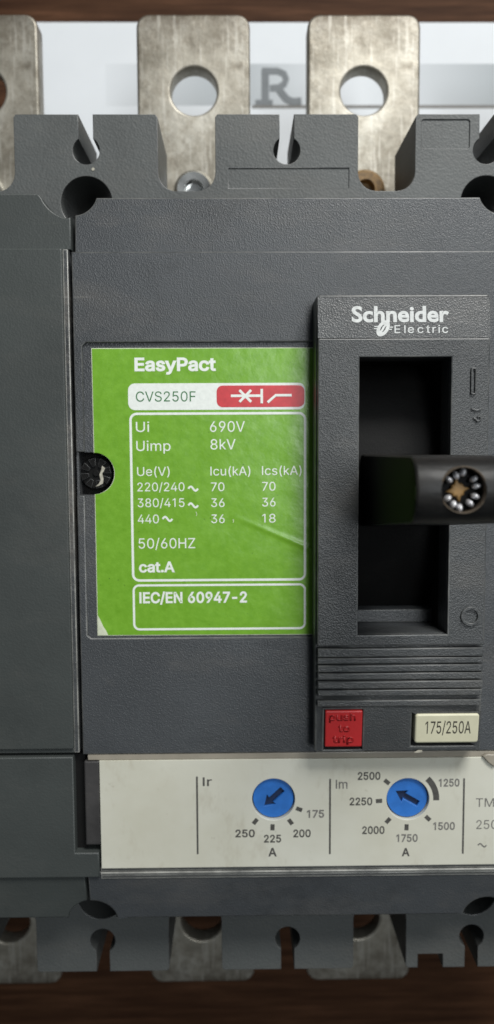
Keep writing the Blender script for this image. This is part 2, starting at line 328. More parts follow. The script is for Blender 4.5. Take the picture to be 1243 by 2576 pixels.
# letter outlines: advance, then each outline in thousandths of the type size
GLYPHS = {
'(': (273, ('89,207 90,244 94,283 101,324 109,364 119,403 132,441 145,477 160,510 177,539 236,539 219,503 204,466 191,428 179,390 169,351 161,313 156,276 152,241 151,207 152,176 155,145 160,115 167,83 177,50 188,16 202,-19 218,-57 236,-96 177,-96 150,-46 128,4 111,55 99,106 92,156',)),
')': (273, ('37,-96 56,-56 72,-18 86,18 97,52 106,85 113,116 118,147 121,177 122,207 121,241 117,276 112,313 104,351 94,390 82,428 69,466 54,503 37,539 97,539 113,510 128,477 142,441 154,403 164,364 173,323 179,283 183,244 184,207 182,156 174,104 161,53 144,3 123,-47 97,-96',)),
'-': (453, ('337,244 337,188 114,188 114,244',)),
'.': (188, ('95,-4 83,-3 73,1 63,9 55,18 51,29 50,41 51,53 55,64 63,73 73,81 83,85 95,87 107,85 118,81 128,73 135,64 140,53 141,41 140,29 135,18 128,9 118,1 107,-3',)),
'/': (249, ('235,533 71,-76 14,-76 178,533',)),
'0': (453, ('227,-7 191,-3 158,7 130,24 105,48 85,77 69,113 57,155 50,202 48,254 50,306 57,353 69,395 85,431 106,461 130,484 159,502 191,512 227,516 262,512 295,502 323,484 348,461 368,431 384,395 396,353 403,306 405,254 403,202 396,155 384,113 368,77 348,48 323,24 295,7 263,-3', '227,50 250,52 271,60 290,74 306,92 320,116 330,144 338,176 342,213 344,254 342,295 338,332 330,365 320,393 306,416 290,435 271,449 250,457 227,460 203,457 182,449 163,435 147,416 134,393 123,365 115,332 111,295 109,254 111,213 115,176 123,144 134,116 147,92 163,74 182,60 203,52',)),
'1': (400, ('256,509 256,0 192,0 192,448 76,362 76,427 188,509',)),
'2': (453, ('64,0 64,47 234,229 252,248 268,266 282,282 294,298 303,312 311,327 316,341 319,356 320,371 319,389 315,405 308,419 298,431 287,441 273,449 258,455 241,458 224,460 205,458 188,454 172,447 159,438 148,427 139,413 132,398 128,381 127,362 66,362 68,391 75,418 86,442 102,464 121,482 143,496 168,507 196,513 225,516 254,513 281,507 306,497 328,482 346,465 361,445 372,423 379,398 381,372 380,354 377,336 371,318 363,299 351,280 336,259 317,235 294,209 267,180 153,60 389,57 389,0',)),
'3': (453, ('218,-7 188,-5 159,1 133,10 108,22 88,38 70,57 57,79 48,104 44,132 109,132 112,115 118,100 126,87 137,76 150,66 165,59 182,54 200,51 219,50 239,51 258,55 275,61 291,69 304,80 315,93 323,108 328,125 329,145 328,163 323,180 316,196 306,211 292,223 275,234 254,241 229,246 201,248 157,248 157,299 288,448 70,452 70,509 372,509 372,461 211,278 211,289 247,290 279,286 308,276 333,262 354,244 371,222 383,198 391,173 393,145 390,116 383,90 370,66 354,45 333,27 309,12 281,2 251,-5',)),
'4': (453, ('40,105 40,158 247,509 311,509 105,160 413,160 413,105', '282,0 282,318 343,318 343,0',)),
'5': (453, ('221,-7 192,-5 165,1 140,11 118,25 99,41 83,60 71,82 63,105 60,130 122,130 125,115 130,102 138,89 148,78 160,68 173,60 188,54 204,51 221,50 241,51 259,56 276,64 291,75 304,89 314,104 322,122 326,141 328,162 326,183 321,203 314,221 303,237 290,251 275,262 257,270 238,275 218,277 201,276 184,273 167,268 152,262 139,255 128,246 67,253 96,509 366,509 366,452 151,452 134,301 148,311 162,318 178,325 194,330 212,333 229,334 252,332 274,328 294,321 313,311 330,299 345,285 358,269 370,251 379,231 386,210 390,187 391,163 388,132 381,102 369,76 352,52 332,32 309,15 282,3 253,-4',)),
'6': (453, ('226,-7 196,-4 168,3 142,15 119,31 100,51 84,74 73,101 66,130 64,162 65,187 71,212 80,239 93,268 112,302 137,340 252,509 322,509 151,261 151,270 157,279 165,288 174,295 184,302 196,307 208,311 221,313 235,314 265,312 291,305 316,295 337,280 355,262 370,240 380,215 387,187 389,157 387,127 379,98 368,73 352,50 333,30 310,14 284,3 257,-4', '226,48 245,50 263,55 279,63 293,73 304,86 314,101 322,119 326,137 327,157 326,178 322,196 314,213 304,228 293,241 279,251 263,259 245,264 226,265 207,264 190,259 174,252 160,241 148,229 138,214 131,197 126,179 125,158 126,138 131,119 138,102 148,86 160,73 174,63 190,55 207,50',)),
'7': (430, ('97,0 319,452 62,452 62,509 391,509 391,449 165,0',)),
'8': (453, ('226,-7 193,-5 163,1 136,11 111,25 91,42 74,62 62,84 54,109 52,135 53,156 58,176 65,195 75,212 87,228 101,241 117,252 134,260 153,265 129,276 109,289 93,308 80,330 73,354 70,380 73,405 79,429 90,450 106,469 124,485 146,498 170,508 197,514 226,516 255,514 282,508 306,498 328,485 346,469 361,450 373,429 379,405 382,380 379,354 372,330 359,308 343,289 323,276 300,267 319,260 335,252 351,241 365,228 377,212 387,195 395,176 399,156 401,135 398,109 391,84 378,62 362,42 341,25 317,11 289,1 259,-5', '226,49 248,50 267,54 285,60 300,69 313,79 323,91 331,106 335,121 337,139 335,157 330,173 322,189 312,202 298,213 283,223 265,230 247,234 226,235 206,234 187,230 169,223 154,213 140,202 130,189 122,173 117,157 115,139 117,121 121,106 129,91 139,79 152,69 167,60 185,54 205,50', '226,290 244,291 260,294 274,300 287,308 298,318 307,330 314,344 318,359 319,376 318,392 314,407 308,420 299,432 288,442 275,449 260,455 244,459 226,460 208,459 192,455 177,449 164,442 153,432 145,420 138,407 134,392 133,376 134,359 138,344 145,330 154,318 165,308 178,300 193,294 209,291',)),
'9': (453, ('226,516 256,513 285,506 310,494 333,478 352,458 368,434 380,408 387,378 389,347 387,322 382,296 373,270 359,240 340,207 315,168 200,0 130,0 301,248 302,238 295,229 287,221 278,214 268,207 257,202 245,198 232,195 218,195 188,197 161,203 137,214 116,229 98,247 83,269 72,294 66,321 64,352 66,382 73,411 85,436 101,459 120,479 143,494 168,506 196,513', '226,460 207,459 190,454 174,446 160,435 148,423 138,407 131,390 127,372 125,352 127,331 131,313 138,295 148,280 160,268 174,257 190,250 207,245 226,243 245,245 263,249 279,257 293,267 305,280 314,295 322,312 326,330 327,350 326,371 322,390 314,407 305,422 293,435 279,446 263,454 245,459',)),
'A': (480, ('16,0 201,509 276,509 463,0 395,0 239,446 85,0', '110,142 110,199 370,199 370,142',)),
'C': (510, ('267,-7 225,-3 186,7 150,25 119,49 92,79 70,115 53,157 44,203 40,254 44,305 53,352 70,393 92,429 119,459 150,484 186,501 225,512 267,516 293,514 317,511 340,504 362,496 383,485 402,471 419,456 435,438 448,418 459,397 467,373 473,348 408,348 404,365 397,380 389,395 380,407 369,418 357,428 344,437 330,444 315,449 300,453 284,455 267,456 237,453 209,445 184,432 161,414 141,391 125,364 113,332 106,295 103,254 106,213 113,177 125,145 141,117 161,94 184,76 210,63 237,56 267,53 284,54 300,56 315,60 330,65 344,72 357,81 369,90 380,102 389,114 397,128 404,144 408,160 473,160 467,135 459,112 448,91 435,71 420,53 402,38 383,24 363,13 341,5 317,-2 293,-6',)),
'D': (502, ('219,0 96,0 96,57 215,57 254,60 288,68 318,81 343,99 363,122 379,149 390,181 397,216 399,255 397,294 390,329 379,361 364,388 344,410 320,428 291,441 258,449 221,452 93,452 93,509 225,509 273,505 315,495 353,478 385,455 412,426 433,391 449,351 458,306 462,255 458,205 449,159 433,119 411,83 384,54 351,31 312,14 268,3', '125,509 125,0 60,0 60,509',)),
'E': (419, ('60,0 60,509 372,509 372,452 125,452 125,286 355,286 355,229 125,229 125,57 375,57 375,0',)),
'F': (410, ('60,0 60,509 369,509 369,452 125,452 125,278 346,278 346,221 125,221 125,0',)),
'H': (517, ('60,0 60,509 125,509 125,289 392,289 392,509 457,509 457,0 392,0 392,232 125,232 125,0',)),
'I': (190, ('62,0 62,509 126,509 126,0',)),
'M': (628, ('60,0 60,509 152,509 277,187 287,159 299,123 311,84 322,49 307,49 318,83 330,121 342,158 352,187 476,509 568,509 568,0 504,0 504,291 504,327 505,369 506,413 507,457 508,441 503,425 498,409 482,363 467,322 456,291 342,0 286,0 170,291 159,321 145,361 129,408 112,457 120,416 121,372 122,328 122,291 122,0',)),
'N': (523, ('60,0 60,509 136,509 343,183 349,174 355,163 363,151 371,137 379,122 388,107 396,90 405,73 414,55 405,54 403,72 402,90 401,108 400,126 399,142 399,157 399,195 399,509 463,509 463,0 387,0 202,290 177,331 168,346 159,363 148,381 108,452 119,454 122,384 124,328 125,291 125,0',)),
'P': (445, ('60,0 60,509 235,509 272,506 305,499 332,487 356,471 375,452 390,430 400,404 407,377 409,348 407,318 400,291 390,265 375,243 356,223 332,207 305,195 272,188 235,186 125,186 125,0','125,242 233,242 257,244 279,248 297,256 312,266 324,279 333,294 339,310 343,328 344,348 343,367 339,385 333,402 324,416 312,428 297,439 279,446 257,451 232,452 125,452',)),
'R': (449, ('60,0 60,509 236,509 273,506 305,500 333,489 356,473 376,455 390,433 401,408 407,381 409,352 407,323 401,296 390,271 376,250 356,232 333,217 305,206 273,200 236,198 96,198 96,255 234,255 258,256 280,260 298,267 313,276 325,287 334,300 340,316 344,333 345,352 344,371 340,389 334,405 325,419 313,430 298,440 279,446 258,451 233,452 125,452 125,0', '353,0 230,229 303,229 428,0',)),
'S': (447, ('224,-9 188,-7 156,-1 128,9 102,23 81,40 64,60 51,83 42,109 38,137 104,137 108,118 114,102 123,88 136,76 150,66 166,59 185,53 204,50 224,49 246,50 267,54 286,60 303,69 317,79 329,92 338,106 344,122 346,139 344,154 340,168 332,179 322,189 310,197 296,205 280,211 263,217 245,222 184,239 145,253 112,269 86,289 67,313 56,341 52,372 54,400 62,425 75,448 92,468 113,484 138,498 165,508 195,514 227,516 259,514 289,508 316,498 340,484 360,468 377,449 390,427 398,403 401,378 337,378 332,402 320,421 302,437 280,449 254,456 225,459 204,457 185,454 167,448 152,440 139,430 129,418 121,405 117,391 115,376 117,359 122,345 131,334 142,324 155,315 169,308 184,302 198,297 212,293 264,279 279,275 295,270 312,264 328,256 344,248 359,238 372,226 384,213 395,198 402,180 407,161 408,139 406,112 399,87 386,64 370,43 349,25 323,11 294,0 261,-7',)),
'T': (449, ('32,452 32,509 417,509 417,452 257,452 257,0 193,0 193,452',)),
'U': (517, ('259,-8 220,-6 186,2 154,15 126,33 103,55 85,80 71,108 63,140 60,173 60,509 124,509 124,178 126,155 132,133 141,113 153,95 169,80 187,68 208,59 232,53 259,52 285,53 309,59 331,68 349,80 364,95 377,113 385,133 391,155 393,178 393,509 457,509 457,173 454,140 446,108 433,80 414,55 391,33 363,15 332,2 297,-6',)),
'V': (480, ('204,0 16,509 84,509 192,206 199,187 207,164 215,137 225,106 236,71 248,31 235,31 247,71 257,107 267,138 276,165 283,187 290,206 395,509 463,509 278,0',)),
'Z': (438, ('42,0 42,46 273,385 284,400 295,415 306,431 318,446 329,461 341,476 348,454 327,453 306,453 285,452 265,452 244,452 223,452 40,452 40,509 397,509 397,462 169,129 157,113 146,97 134,81 97,33 90,54 111,55 131,56 152,57 173,57 193,57 214,57 399,57 399,0',)),
'a': (389, ('160,-9 137,-7 115,-3 94,5 76,15 60,29 48,45 38,63 32,84 30,108 32,128 36,146 43,161 53,174 64,184 78,193 92,200 108,206 125,211 143,214 161,217 178,220 234,227 247,229 257,231 265,235 271,240 274,246 276,255 275,272 272,285 267,297 260,307 251,315 240,322 227,327 212,330 196,331 178,330 163,327 149,322 137,316 127,309 118,301 110,292 104,283 100,274 41,291 51,313 64,331 79,346 95,358 114,368 133,375 153,380 173,383 194,384 208,384 223,382 239,379 255,375 271,369 286,360 300,350 312,336 322,320 330,301 335,278 337,251 337,0 277,0 277,52 267,43 260,34 252,25 242,16 229,8 215,1 199,-4 181,-7', '170,45 192,47 211,51 228,59 242,68 254,80 263,93 270,108 274,122 276,138 276,190 267,184 259,182 251,180 241,178 231,176 200,171 175,168 161,166 147,163 134,159 122,153 112,147 103,139 97,130 93,118 92,105 93,93 96,82 102,72 109,64 119,57 130,52 142,48 156,46',)),
'c': (396, ('207,-8 174,-5 144,3 117,16 93,35 72,58 56,85 44,116 37,150 34,187 37,225 44,260 56,291 72,318 93,341 117,360 144,374 174,382 207,384 226,384 243,381 260,377 276,371 291,364 305,356 318,346 330,335 340,322 349,308 356,293 362,277 303,262 300,272 295,281 290,289 284,297 278,304 270,311 261,316 252,321 242,325 231,328 220,329 207,330 184,328 163,321 145,310 130,296 118,278 108,258 102,236 98,212 96,187 98,163 102,139 108,117 118,97 130,80 145,66 163,55 184,49 207,46 220,47 232,49 243,52 253,55 262,60 271,66 279,73 285,80 292,89 297,98 301,107 304,117 363,102 357,86 350,70 341,56 331,43 319,32 306,21 292,12 277,5 261,-1 244,-5 226,-7',)),
'd': (424, ('195,-8 165,-6 137,3 111,16 89,34 70,57 55,84 43,116 36,151 34,189 36,227 43,261 55,293 70,320 89,342 112,361 137,374 165,382 196,384 218,383 237,379 253,373 267,364 278,355 287,346 295,336 301,327 306,319 311,509 372,509 372,0 313,0 313,59 301,50 295,41 287,31 277,21 266,12 252,4 236,-3 217,-7', '205,47 226,49 246,55 263,65 278,78 290,95 299,115 306,138 310,162 312,189 310,216 306,241 300,263 290,282 278,299 263,312 246,322 227,328 205,330 182,328 162,322 145,311 130,298 118,281 108,261 102,239 98,215 96,189 98,163 102,139 109,117 118,97 130,80 145,66 162,55 182,49',)),
'e': (404, ('212,-8 177,-5 145,3 117,16 92,35 72,58 56,85 44,116 37,150 34,187 36,224 44,258 55,290 71,317 91,340 115,359 142,373 172,382 205,384 226,383 246,380 266,374 285,366 303,355 319,341 334,324 347,305 357,282 365,256 370,227 371,194 371,169 75,169 75,221 338,221 310,202 308,226 304,248 298,269 288,286 277,301 263,314 246,323 227,328 205,330 183,328 164,323 146,313 131,301 119,286 109,270 102,251 97,231 96,211 96,178 98,151 102,127 110,106 121,88 135,73 151,61 169,53 190,48 212,46 227,47 241,49 254,53 265,58 276,65 285,73 294,82 300,93 306,105 365,91 358,72 348,55 335,39 320,26 302,14 283,4 261,-3 237,-7',)),
'h': (410, ('114,227 114,0 53,0 53,509 114,509 114,287 102,287 116,319 132,344 152,362 175,374 200,382 227,384 252,383 275,377 295,369 313,356 328,340 341,321 350,298 355,271 357,240 357,0 296,0 296,235 293,263 286,286 273,304 256,318 235,326 210,329 192,328 176,324 161,317 147,308 136,297 126,283 119,266 115,248',)),
'i': (167, ('53,0 53,379 114,379 114,0', '84,443 73,444 63,448 54,455 47,463 43,472 41,483 43,494 47,504 54,512 63,518 73,522 84,524 95,522 105,518 114,512 121,504 125,494 126,483 125,472 121,463 114,455 105,448 95,444',)),
'k': (381, ('110,137 110,212 121,212 284,379 360,379 184,199', '53,0 53,509 114,509 114,0', '294,0 148,186 191,229 372,0',)),
'l': (167, ('53,0 53,509 114,509 114,0',)),
'm': (610, ('53,0 53,379 112,379 112,295 114,314 122,331 132,346 144,358 158,368 172,376 187,382 203,385 219,386 245,383 268,375 287,361 303,342 314,320 321,295 312,295 318,312 326,329 337,343 350,356 364,366 381,375 398,381 417,385 437,386 458,385 478,380 497,372 514,361 529,346 541,328 550,307 555,283 557,255 557,0 496,0 496,254 493,279 485,298 473,313 456,323 438,329 419,330 402,329 387,326 374,320 363,312 353,302 345,290 340,277 336,263 335,247 335,0 274,0 274,260 272,280 265,297 253,311 238,322 220,328 199,330 185,329 171,326 158,320 145,312 135,302 126,289 119,274 115,257 114,238 114,0',)),
'n': (410, ('114,227 114,0 53,0 53,379 112,379 112,287 102,287 116,319 132,344 152,362 175,374 200,382 227,384 252,383 275,377 295,369 313,356 328,340 341,321 350,298 355,271 357,240 357,0 296,0 296,235 293,263 286,286 273,304 256,318 235,326 210,329 192,328 176,324 161,317 147,308 136,297 126,283 119,266 115,248',)),
'o': (415, ('207,-8 174,-5 144,3 117,16 93,35 72,58 56,85 44,116 37,150 34,187 37,225 44,260 56,291 72,318 93,341 117,360 144,374 174,382 207,384 241,382 271,374 299,360 323,341 343,318 359,291 371,260 379,225 381,187 379,150 371,116 359,85 343,58 323,35 299,16 271,3 241,-5', '207,46 231,49 252,55 270,66 285,80 298,97 307,117 314,139 318,163 319,187 318,212 314,236 307,258 298,278 285,296 270,310 252,321 231,328 207,330 184,328 163,321 145,310 130,296 118,278 108,258 102,236 98,212 96,187 98,163 102,139 108,117 118,97 130,80 145,66 163,55 184,49',)),
'p': (424, ('53,-143 53,379 112,379 112,319 123,327 130,336 137,346 147,355 158,364 171,373 188,379 207,383 229,384 259,382 287,374 313,361 335,342 354,320 370,293 381,261 388,227 390,189 388,151 381,116 370,84 355,57 336,34 313,16 288,3 260,-6 229,-8 208,-7 189,-3 173,4 159,12 147,21 138,31 130,41 124,50 118,59 114,-143', '220,47 242,49 262,55 279,66 294,80 306,97 316,117 323,139 327,163 328,189 327,215 323,239 316,261 307,281 295,298 280,311 262,322 243,328 220,330 198,328 178,322 161,312 147,299 134,282 125,263 118,241 114,216 113,189 114,162 118,138 125,115 135,95 147,78 162,65 179,55 198,49',)),
'r': (259, ('53,0 53,379 112,379 112,321 124,339 137,354 152,367 171,377 191,383 213,385 229,384 243,384 243,322 230,324 223,325 215,326 207,326 190,324 174,321 159,315 146,306 135,296 126,284 119,269 115,254 114,237 114,0',)),
's': (365, ('182,-8 157,-7 133,-3 112,3 93,12 76,24 62,38 50,54 41,73 36,94 94,107 101,87 111,72 124,60 141,52 160,47 181,45 206,47 227,53 244,62 258,74 265,88 268,103 266,115 262,126 254,136 243,144 229,150 212,155 149,170 118,180 92,192 72,208 58,227 50,249 47,274 49,295 55,314 65,332 79,347 95,360 115,370 137,378 161,383 187,384 212,383 234,379 254,372 271,363 286,352 299,339 309,324 318,308 324,290 268,277 262,291 254,304 243,316 228,325 210,331 187,333 166,331 147,326 131,317 119,305 111,292 109,277 110,264 115,253 124,243 136,235 152,229 172,223 229,209 261,200 287,187 306,171 320,153 328,131 331,107 329,85 323,65 312,47 298,31 281,18 260,6 236,-2 210,-7',)),
't': (227, ('204,379 204,327 6,327 6,379', '65,471 126,471 126,98 127,83 130,70 136,61 144,55 156,51 170,50 185,51 202,54 213,2 207,0 200,-2 192,-3 184,-3 176,-4 168,-4 138,-1 113,7 92,21 77,41 68,64 65,93',)),
'u': (410, ('182,-5 158,-3 135,2 115,11 97,23 82,39 69,59 60,82 54,109 53,139 53,379 114,379 114,144 116,117 124,94 137,75 154,61 175,53 200,50 218,51 234,55 249,62 263,71 274,83 283,97 290,113 295,132 296,153 296,379 357,379 357,0 298,0 298,92 307,92 294,60 277,35 257,17 234,5 209,-3',)),
'y': (389, ('47,-139 61,-86 94,-90 113,-86 130,-74 145,-51 163,-1 17,379 84,379 195,60 305,379 371,379 204,-58 187,-93 165,-119 139,-136 109,-144 82,-145',)),
}
def inside(p, lp):
    c = False
    for i in range(len(lp)):
        a, b = lp[i - 1], lp[i]
        if (a[1] > p[1]) != (b[1] > p[1]) and p[0] < (b[0] - a[0]) * (p[1] - a[1]) / (b[1] - a[1]) + a[0]: c = not c
    return c
def text_mesh(body, bold, spacing=1.0):
    """filled letters one unit high from the outlines in GLYPHS; strokes that overlap in a letter lie in thin layers"""
    layers, x = {}, 0.0
    for n, ch in enumerate(body):
        if ch == ' ':
            x += 210 * spacing; continue
        adv, loops = GLYPHS[ch]
        loops = [[tuple(int(c) for c in q.split(',')) for q in lp.split()] for lp in loops]
        sg = area(max(loops, key=lambda l: abs(area(l)))) > 0
        outer = [l for l in loops if (area(l) > 0) == sg]
        for k, o in enumerate(outer):
            layers.setdefault(2 * k + n % 2, []).append([(x + p[0], p[1]) for p in o])
        for h in [l for l in loops if (area(l) > 0) != sg]:
            k = next((k for k, o in enumerate(outer) if inside(h[0], o)), 0)
            layers.setdefault(2 * k + n % 2, []).append([(x + p[0], p[1]) for p in h])
        x += adv * spacing
    bm = bmesh.new()
    for k, lps in layers.items():
        cu = bpy.data.curves.new('writing', 'CURVE')
        cu.dimensions = '2D'; cu.fill_mode = 'BOTH'; cu.offset = bold
        for lp in lps:
            sp = cu.splines.new('POLY'); sp.points.add(len(lp) - 1)
            for q, p in zip(sp.points, lp): q.co = (p[0] / 1000, p[1] / 1000, 0, 1)
            sp.use_cyclic_u = True
        m = evaluated(cu)
        m.transform(Matrix.Translation((0, 0, k * 4e-6)))
        bm.from_mesh(m); bpy.data.meshes.remove(m)
    me = bpy.data.meshes.new('writing'); bm.to_mesh(me); bm.free()
    return me
def bounds(me):
    xs = [v.co.x for v in me.vertices]; ys = [v.co.y for v in me.vertices]
    return min(xs), max(xs), min(ys), max(ys)
def logo_mesh(body, bold, spacing=1.0):
    cu = bpy.data.curves.new('writing', 'FONT')
    cu.body = body; cu.size = 1.0; cu.fill_mode = 'FRONT'; cu.resolution_u = 4
    cu.offset = bold; cu.space_character = spacing
    return evaluated(cu)
def text(body, x0, x1, y, cap, z, mat, parent, bold=0.0, rise=0.02, spacing=1.0, name='lettering', make=text_mesh):
    """writing with its left end at x0, right end at x1, baseline y and capital height cap"""
    if make not in CAP:
        q = make('H', 0); CAP[make] = bounds(q)[3]; bpy.data.meshes.remove(q)
    me = make(body, bold, spacing)
    a, b, lo, hi = bounds(me)
    sy = cap / CAP[make] * S
    sx = (x1 - x0) / (b - a) * S if x1 is not None else sy
    me.transform(Matrix.Translation((x0 * S, y * S, (z + rise) * S)) @ Matrix.Diagonal((sx, sy, 1, 1)) @ Matrix.Translation((-a, 0, 0)))
    if rise > 0.05:                                        # raised letters get real height
        bm = bmesh.new(); bm.from_mesh(me)
        r = bmesh.ops.extrude_face_region(bm, geom=bm.faces[:])
        for v in r['geom']:
            if isinstance(v, bmesh.types.BMVert): v.co.z -= (rise + 0.02) * S
        bmesh.ops.recalc_face_normals(bm, faces=bm.faces)
        bm.to_mesh(me); bm.free()
    return link(name, me, mat, parent)
def ink(name, loops, z, mat, parent): return plate(name, loops, z, z + 0.02, 0, mat, parent)

# ------------------------------------------------------------------ table and paper
tb = link('tabletop', mesh_of([(-400, -420, -18), (420, -420, -18), (420, 420, -18), (-400, 420, -18), (-400, -420, 0), (420, -420, 0), (420, 420, 0), (-400, 420, 0)],
          [(0, 1, 2, 3), (4, 5, 6, 7), (0, 1, 5, 4), (1, 2, 6, 5), (2, 3, 7, 6), (3, 0, 4, 7)]), M['wood'])
tb['kind'] = 'structure'
pp = plate('paper_sheet', [rect(-54, -22, 150, 107.4)], 0.05, 0.25, 0, M['paper'], None)
pp['label'] = 'white paper sheet printed with letter R under the circuit breaker'
pp['category'] = 'paper'
ink('grey_band', [rect(-33, 87.2, 0.5, 97.4)], 0.25, M['greyband'], pp)
ink('grey_band', [rect(2.5, 87.2, 68, 97.4)], 0.25, M['greyband'], pp)
ink('printed_line', [rect(4.0, 86.5, 68, 87.3)], 0.28, M['pale_ink'], pp)
R_ = [stroke([(7.4, 87.4), (7.4, 96.0)], 1.9), stroke([(4.9, 88.0), (9.3, 88.0)], 1.2),
      stroke([(6.6, 95.6), (10.6, 95.6), (12.2, 94.9), (12.7, 93.6), (12.2, 92.4), (10.8, 91.6), (8.6, 91.4)], 1.6),
      stroke([(10.4, 91.9), (11.6, 90.2), (12.8, 88.8), (14.4, 88.1), (16.6, 88.3)], 1.8)]
joined('printed_letter', [plate_mesh([p], 0.32 + i * 0.02, 0.335 + i * 0.02) for i, p in enumerate(R_)], M['paper_ink'], pp)

# ------------------------------------------------------------------ the breaker
root = bpy.data.objects.new('circuit_breaker', None)
COL.objects.link(root)
root.empty_display_size = 0.02
root['label'] = 'grey four-pole circuit breaker with green label and black toggle on wooden table'
root['category'] = 'circuit breaker'
POLES = (-43.7, -8.7, 26.3, 61.3)
GAPS = (-26.2, 8.8, 43.8)
YT, YB = 58.2, -98.6                  # top and bottom ends of the shoulders
XL, XR = -61.2, 78.8
def edge(yy, s, extra=None):
    """the notched end of the housing from left to right; s=+1 top end, -1 bottom end"""
    pts = [(XL, yy)]
    feats = sorted([(p, 'u') for p in POLES] + [(g, 'k') for g in GAPS] + ([(extra, 'n')] if extra else []))
    for x, k in feats:
        if k == 'u':
            h, dep, r = 5.0, 13.0, 3.2
            pts += [(x - h - 0.4, yy), (x - h, yy - s * 0.5)]
            arc = [(x - h + r - r * math.cos(math.radians(a)), yy - s * (dep - r) - s * r * math.sin(math.radians(a))) for a in range(0, 91, 15)]
            pts += arc + [(2 * x - q[0], q[1]) for q in arc[::-1]]
            pts += [(x + h, yy - s * 0.5), (x + h + 0.4, yy)]
        elif k == 'k':
            r, cy = 2.35, yy - s * 6.1
            a0 = math.degrees(math.asin(1.25 / r))
            pts += [(x - 1.25, yy)]
            pts += [(x + r * math.sin(math.radians(a)), cy + s * r * math.cos(math.radians(a))) for a in [-a0 - (360 - 2 * a0) * i / 24 for i in range(25)]]
            pts += [(x + 1.25, yy)]
        else:
            pts += [(x - 2.4, yy), (x - 2.4, yy - s * 2.7), (x + 2.4, yy - s * 2.7), (x + 2.4, yy)]
    return pts + [(XR, yy)]
outline = edge(YT, 1) + edge(YB, -1, 36.0)[::-1]
BORES = [(x, y) for x in (-26.3, 43.9) for y in (43.3, -83.7)]
bores = [circ(x, y, 4.5) for x, y in BORES]
plate('housing', [outline] + bores, 47, 64.78, 0, M['shoulder'], root)
plate('shoulder_face', [outline] + bores + [rect(-1.4, 45.7, 19.7, 49.1), rr(32.4, 52.4, 40.8, 57.3, 0.4)], 64.78, 65, 0.10, M['shoulder'], root)
plate('base', [rr(XL, -88, XR, 47.5, 2)] , 0.4, 34.6, 0.5, M['shoulder'], root)
plate('core', [rr(XL + 1, -84, XR - 1, 44.5, 1)] + [circ(x, y + (1.3 if y > 0 else -1.3), 3.2) for x, y in []], 34.6, 47, 0, M['dark'], root)
for x, y in BORES:
    link('mounting_screw', mesh_of([(x + r * math.cos(a * math.pi / 12), y + r * math.sin(a * math.pi / 12), z) for r, z in ((2.6, 50.5), (2.6, 52.6), (1.5, 53.2)) for a in range(24)],
         [(i * 24 + k, i * 24 + (k + 1) % 24, i * 24 + 24 + (k + 1) % 24, i * 24 + 24 + k) for i in range(2) for k in range(24)] + [tuple(range(48, 72))]), M['black'], root)

# raised bands above and below the front covers
SEAM = -27.1
def arc_pts(x, y, r, a0, a1, n=14): return circ(x, y, r, n, a0, a1)
top_right = [(SEAM + 0.3, 32.42), (79.4, 32.42), (79.4, 41.4), (47.9, 41.4)] + arc_pts(43.9, 42.6, 3.9, -18, -162) + [(39.9, 41.4), (-23.0, 41.4)] + arc_pts(-26.9, 42.6, 4.0, -18, -86, 12)
plate('cover_band', [top_right], 64, 73.6, 0.22, M['body'], root)
top_left = [(XL - 0.4, 33.02), (SEAM - 0.25, 33.02), (SEAM - 0.25, 38.3)] + arc_pts(-26.9, 43.6, 5.6, -100, -158, 10) + [(-32.6, 42.0), (XL - 0.4, 42.0)]
plate('cover_band', [top_left], 64, 73.8, 0.22, M['cover'], root)
def slope(o):
    """the lower bands fall away towards the lower end"""
    for v in o.data.vertices:
        if v.co.z > 0.070: v.co.z += (v.co.y + 0.0735) * 0.20
bot_right = [(SEAM + 0.3, -73.5), (79.4, -73.5), (79.4, -83.2), (47.8, -83.2)] + arc_pts(43.9, -83.9, 4.2, 10, 170) + [(39.8, -83.2), (-22.4, -83.2)] + arc_pts(-26.4, -83.9, 4.4, 10, 95, 10)
slope(plate('cover_band', [bot_right], 64, 74.6, 0.25, M['body'], root))
bot_left = [(XL - 0.4, -73.5), (SEAM - 0.25, -73.5), (SEAM - 0.25, -79.5)] + arc_pts(-26.4, -83.9, 4.5, 104, 170, 10) + [(-31.3, -83.0), (XL - 0.4, -83.0)]
slope(plate('cover_band', [bot_left], 64, 74.6, 0.25, M['cover'], root))

# cover of the neutral pole at the left
plate('neutral_cover', [rr(XL - 0.6, -51.3, -28.6, 33.0, 0.4)], 64, 75.0, 0.25, M['cover'], root)
plate('cover_rim', [rect(-28.62, -52.0, -27.75, 32.9)], 64, 74.6, 0.16, M['worn'], root, 'worn_glint_pale')
plate('cover_rim', [rect(XL - 0.6, -52.05, -28.62, -51.3)], 64, 74.5, 0.12, M['cover'], root)
plate('neutral_foot', [[(XL - 0.6, -74.3), (-24.65, -74.3), (-24.65, -69.8), (-28.75, -69.8), (-28.75, -52.6), (XL - 0.6, -52.6)]], 64, 75.0, 0.25, M['cover'], root)

